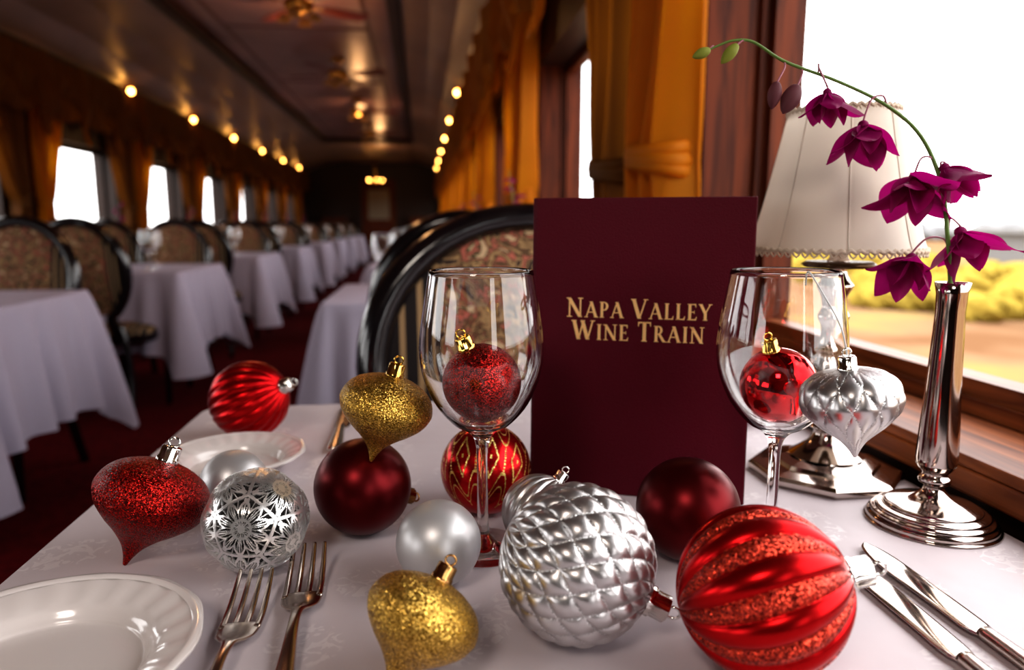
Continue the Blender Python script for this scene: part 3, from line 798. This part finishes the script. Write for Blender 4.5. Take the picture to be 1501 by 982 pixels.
mb.box(-2.3, -1.75, Y1 - .35, Y1 - .002, 0, 1.15, M_woodv); mb.box(-2.35, -1.7, Y1 - .40, Y1 - .002, 1.15, 1.2, M_dwood); mb.obj('sideboard')
mb = MB()
mb.box(-.25, .3, Y1 - .35, Y1 - .002, 0, 1.15, M_woodv); mb.box(-.3, .35, Y1 - .40, Y1 - .002, 1.15, 1.2, M_dwood); mb.obj('sideboard')
# brass chandelier-style lamp hanging at the far end
mb = MB()
mb.tube([(-1.0, 16.4, 2.43), (-1.0, 16.4, 2.0)], .012, 8, M_brass)
mb.revolve(cat2([(0, 0), (.05, .02), (.09, .06), (.04, .12), (.02, .16)], 4), 20, M_brass, Matrix.Translation((-1.0, 16.4, 1.86)))
for k in range(5):
    a = k * 2 * pi / 5; c = (-1.0 + .16 * math.cos(a), 16.4 + .16 * math.sin(a), 1.95)
    mb.tube([(-1.0, 16.4, 1.92), (-1.0 + .1 * math.cos(a), 16.4 + .1 * math.sin(a), 1.88), (c[0], c[1], 1.93)], .008, 6, M_brass)
    mb.sphere(c, .018, M_bulb, 6)
mb.obj('chandelier')

# ------------------------------------------------------------------ curtains
def curtain(name, xc, ya, yb, zt, ztie, zb, ytie, mat, n=7, wt=.10, wb=.26, amp=.022, seed=0):
    rnd = random.Random(seed); ph = rnd.random() * 6; mb = MB(); R_, Cc = 44, 110; v = []; f = []
    for i in range(R_ + 1):
        z = zt + (zb - zt) * i / R_
        if z > ztie:
            t = (z - ztie) / (zt - ztie); e = min(1, t * 1.35) ** .75; w = wt + ((yb - ya) - wt) * e; cy = ytie + ((ya + yb) / 2 - ytie) * e
        else:
            t = (ztie - z) / (ztie - zb); w = wt + (wb - wt) * t ** .7; cy = ytie
        am = amp * (1.0 + .4 * (1 - min(1, abs(z - ztie) * 4)))
        for j in range(Cc + 1):
            u = j / Cc
            d = math.sin(2 * pi * n * u + ph + .6 * math.sin(3 * z)) + .35 * math.sin(2 * pi * n * 1.7 * u + 2 * ph)
            v.append((xc + am * d, cy + (u - .5) * w, z))
    for i in range(R_):
        for j in range(Cc):
            a = i * (Cc + 1) + j; f.append((a, a + 1, a + Cc + 2, a + Cc + 1))
    mb.add(v, f, mat)
    for dz, rr in ((-.018, .010), (0, .012), (.018, .010)):
        ring = [(xc + (amp * 1.75) * math.cos(a), ytie + (wt * .53) * math.sin(a), ztie + dz + .012 * math.sin(a + dz * 40)) for a in [2 * pi * i / 32 for i in range(33)]]
        mb.tube(ring, rr, 8, mat, cap=False, wh=(1.2, .7), ref=Vector((0, 0, 1)))
    return mb.obj(name)
pil = [1.36 + 1.75 * k for k in range(-1, 9)]
for k, p in enumerate(pil):
    if k == 0: continue
    curtain('curtain', .435, p - .27, p + .05, 2.12, 1.12, .81, p - .05, M_curt, 4, .17, .25, .030, k)
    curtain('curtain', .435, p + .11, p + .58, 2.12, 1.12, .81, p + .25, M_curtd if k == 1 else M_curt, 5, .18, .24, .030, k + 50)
lp = [w[0] - .28 for w in LW] + [LW[-1][1] + .28]
for k, p in enumerate(lp):
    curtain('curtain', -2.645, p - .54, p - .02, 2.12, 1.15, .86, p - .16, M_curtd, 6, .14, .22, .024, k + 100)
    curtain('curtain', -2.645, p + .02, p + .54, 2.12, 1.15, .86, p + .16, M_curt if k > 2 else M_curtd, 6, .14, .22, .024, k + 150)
def valance(name, x, pitch, y_start, y_end, mat, sg):
    mb = MB(); v = []; f = []; n = int((y_end - y_start) / .02); R_ = 10
    for i in range(n + 1):
        y = y_start + .02 * i; ph = (y / pitch) % 1.0
        zb = 1.90 - .17 * (math.sin(pi * ph) ** 1.0) + (.0 if .10 < ph < .90 else -.28)
        for r in range(R_ + 1):
            t = r / R_; z = 2.16 + (zb - 2.16) * t
            v.append((x - sg * (.012 + .035 * math.sin(t * 3 * pi + 3 * math.cos(pi * ph)) * t + .014 * math.sin(y * 46) + (.03 if not .10 < ph < .90 else 0)), y, z))
    for i in range(n):
        for r in range(R_):
            a = i * (R_ + 1) + r; f.append((a, a + 1, a + R_ + 2, a + R_ + 1))
    mb.add(v, f, mat); return mb.obj(name)
valance('curtain_valance', .390, .583, 1.3, Y1 - .1, M_val, 1)
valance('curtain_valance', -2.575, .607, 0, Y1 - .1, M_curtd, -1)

# ------------------------------------------------------------------ ceiling lights & fans
mb = MB()
for k in range(6):
    for x in (.340, -2.545):
        y = 6.75 + 1.78 * k
        mb.sphere((x, y + (.25 if x < 0 else -.05), 2.163), .024, M_bulb, 8)
        mb.revolve([(.035, 2.20), (.03, 2.187), (.012, 2.184)], 16, M_brass, Matrix.Translation((x, y + (.25 if x < 0 else -.05), 0)))
mb.obj('cornice_lights')
M_blade = P('fan_blade_wood', (.16, .035, .025), .35); M_tulip = P('tulip_glass', (.5, .33, .15), .2)
def fan_mesh():
    mb = MB()
    mb.revolve(cat2([(.06, .0), (.06, -.02), (.015, -.04), (.012, -.09), (.07, -.10), (.09, -.13), (.08, -.17), (.03, -.19), (0, -.2)], 4), 32, M_brass)
    for k in range(4):
        a = k * pi / 2 + .4; M = Matrix.Rotation(a, 4, 'Z')
        mb.box(.08, .18, -.012, .012, -.142, -.136, M_brass, M)
        mb.add([(.16, -.045, -.135), (.16, .045, -.150), (.46, .065, -.150), (.48, .0, -.14), (.46, -.065, -.132), (.16, -.045, -.129), (.16, .045, -.144), (.46, .065, -.144), (.48, .0, -.134), (.46, -.065, -.126)],
               [(0, 1, 2, 3, 4), (5, 6, 7, 8, 9), (0, 1, 6, 5), (1, 2, 7, 6), (2, 3, 8, 7), (3, 4, 9, 8), (4, 0, 5, 9)], M_blade, M, False)
        M2 = Matrix.Rotation(a + pi / 4, 4, 'Z')
        mb.tube([(.03, 0, -.18), (.08, 0, -.20), (.10, 0, -.19)], .008, 8, M_brass, M2)
        mb.revolve([(.012, -.19), (.035, -.21), (.045, -.235)], 20, M_tulip, M2 @ Matrix.Translation((.10, 0, 0)))
    return mb.mesh('ceiling_fan')
FM = fan_mesh()
for y in (.6, 2.75, 4.9, 7.05, 9.2, 11.4): link('ceiling_fan', FM, (-.74, y, 2.499), y)

# ------------------------------------------------------------------ outdoors
def gmat():
    m, nt, b, o = new_mat('autumn_field')
    tc = nt.nodes.new('ShaderNodeTexCoord'); n = nt.nodes.new('ShaderNodeTexNoise'); n.inputs['Scale'].default_value = .35; n.inputs['Detail'].default_value = 8
    nt.links.new(tc.outputs['Object'], n.inputs['Vector'])
    r = nt.nodes.new('ShaderNodeValToRGB'); cr = r.color_ramp
    cr.elements[0].position = .35; cr.elements[0].color = (.16, .085, .045, 1); cr.elements[1].position = .65; cr.elements[1].color = (.235, .175, .07, 1)
    e = cr.elements.new(.5); e.color = (.22, .13, .075, 1)
    nt.links.new(n.outputs[0], r.inputs[0]); nt.links.new(r.outputs[0], b.inputs['Base Color']); b.inputs['Roughness'].default_value = 1
    b.inputs['Specular IOR Level'].default_value = 0
    return m
mb = MB(); mb.box(1.5, 120, -60, 140, -1.3, -1.2, gmat()); mb.box(-120, -3.6, -60, 140, -1.3, -1.2, gmat()); mb.obj('ground_outside')
def hedge(name, x0, x1, y0, y1, n, zr, mat, seed):
    rnd = random.Random(seed); mb = MB()
    for i in range(n):
        r = rnd.uniform(.3, 1.0) * zr; ph = rnd.random() * 6
        c = (rnd.uniform(x0, x1), rnd.uniform(y0, y1), -1.25 + r * .5)
        sx, sy = rnd.uniform(.8, 1.7), rnd.uniform(.8, 1.7)
        mb.revolve([(r * math.sin(pi * k / 20), -r * math.cos(pi * k / 20)) for k in range(21)], 36, mat, Matrix.Translation(c) @ Matrix.Diagonal((sx, sy, 1, 1)),
                   mod=lambda rr, z, th, t: (rr * (1 + .14 * math.sin(5 * th + ph + 9 * t) + .12 * math.sin(13 * th + 23 * t + ph) + .08 * math.sin(27 * th - 40 * t)), z * .75))
    mb.obj(name)
hedge('autumn_shrubs', 12, 26, 4, 45, 110, .75, P('yellow_leaves', (.31, .225, .045), .9, spec=0, var=.3, vscale=1.2), 3)
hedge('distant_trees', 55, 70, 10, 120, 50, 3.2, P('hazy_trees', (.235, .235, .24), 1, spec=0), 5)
mb = MB()
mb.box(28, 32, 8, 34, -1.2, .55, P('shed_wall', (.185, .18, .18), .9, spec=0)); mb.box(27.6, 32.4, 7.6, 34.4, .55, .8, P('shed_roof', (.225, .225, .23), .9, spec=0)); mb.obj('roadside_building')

# ------------------------------------------------------------------ world and lights
w = bpy.data.worlds.new('World'); S.world = w; w.use_nodes = True
bg = w.node_tree.nodes['Background']; bg.inputs[0].default_value = (1.0, .98, .97, 1); bg.inputs[1].default_value = 4.8
def portal(x, y0, y1, zs, zt, right):
    l = bpy.data.lights.new('portal', 'AREA'); l.shape = 'RECTANGLE'; l.size = zt - zs; l.size_y = y1 - y0
    l.cycles.is_portal = True
    o = bpy.data.objects.new('window_portal', l); COL.objects.link(o); o.location = (x, (y0 + y1) / 2, (zs + zt) / 2)
    o.rotation_euler = (0, pi / 2 if right else -pi / 2, 0)
for a, b in RW: portal(.66, a, b, .785, 1.63, True)
for a, b in LW: portal(-2.88, a, b, .84, 1.63, False)
def area(name, loc, target, sx, sy, e, col):
    l = bpy.data.lights.new(name, 'AREA'); l.shape = 'RECTANGLE'; l.size = sx; l.size_y = sy; l.energy = e; l.color = col
    o = bpy.data.objects.new(name, l); COL.objects.link(o); o.location = loc
    o.rotation_euler = (Vector(target) - Vector(loc)).to_track_quat('-Z', 'Y').to_euler()
area('front_fill', (-.6, -.9, 2.2), (.0, .5, .8), .40, .40, 11, (1, .88, .78))  # added soft fill from behind the camera, no fixture stands there
for y in (3.0, 5.2, 9.4, 14):
    l = bpy.data.lights.new('warm_fill', 'POINT'); l.energy = 7; l.color = (1, .52, .22); l.shadow_soft_size = .08  # added warm fill for the interior, not a fixture of the fans
    o = bpy.data.objects.new('warm_fill', l); COL.objects.link(o); o.location = (-.74, y, 2.16)

# ------------------------------------------------------------------ camera
th = math.atan(163 / 1050); ps = math.atan(132.5 * math.cos(th) / 1050)
F = Vector((math.sin(ps) * math.cos(th), math.cos(ps) * math.cos(th), -math.sin(th)))
R = Vector((math.cos(ps), -math.sin(ps), 0)); Uv = R.cross(F)
cam = bpy.data.cameras.new('camera'); co = bpy.data.objects.new('camera', cam); COL.objects.link(co)
co.matrix_world = Matrix(((R.x, Uv.x, -F.x, 0), (R.y, Uv.y, -F.y, 0), (R.z, Uv.z, -F.z, 1.0), (0, 0, 0, 1)))
cam.sensor_width = 36; cam.lens = 1050 / 1501 * 36; cam.clip_start = .02; cam.clip_end = 500
cam.dof.use_dof = True; cam.dof.focus_distance = .50; cam.dof.aperture_fstop = 4.4
S.camera = co
S.view_settings.view_transform = 'Standard'
try: S.view_settings.look = 'Medium High Contrast'
except Exception: S.view_settings.look = 'None'
S.view_settings.exposure = 0
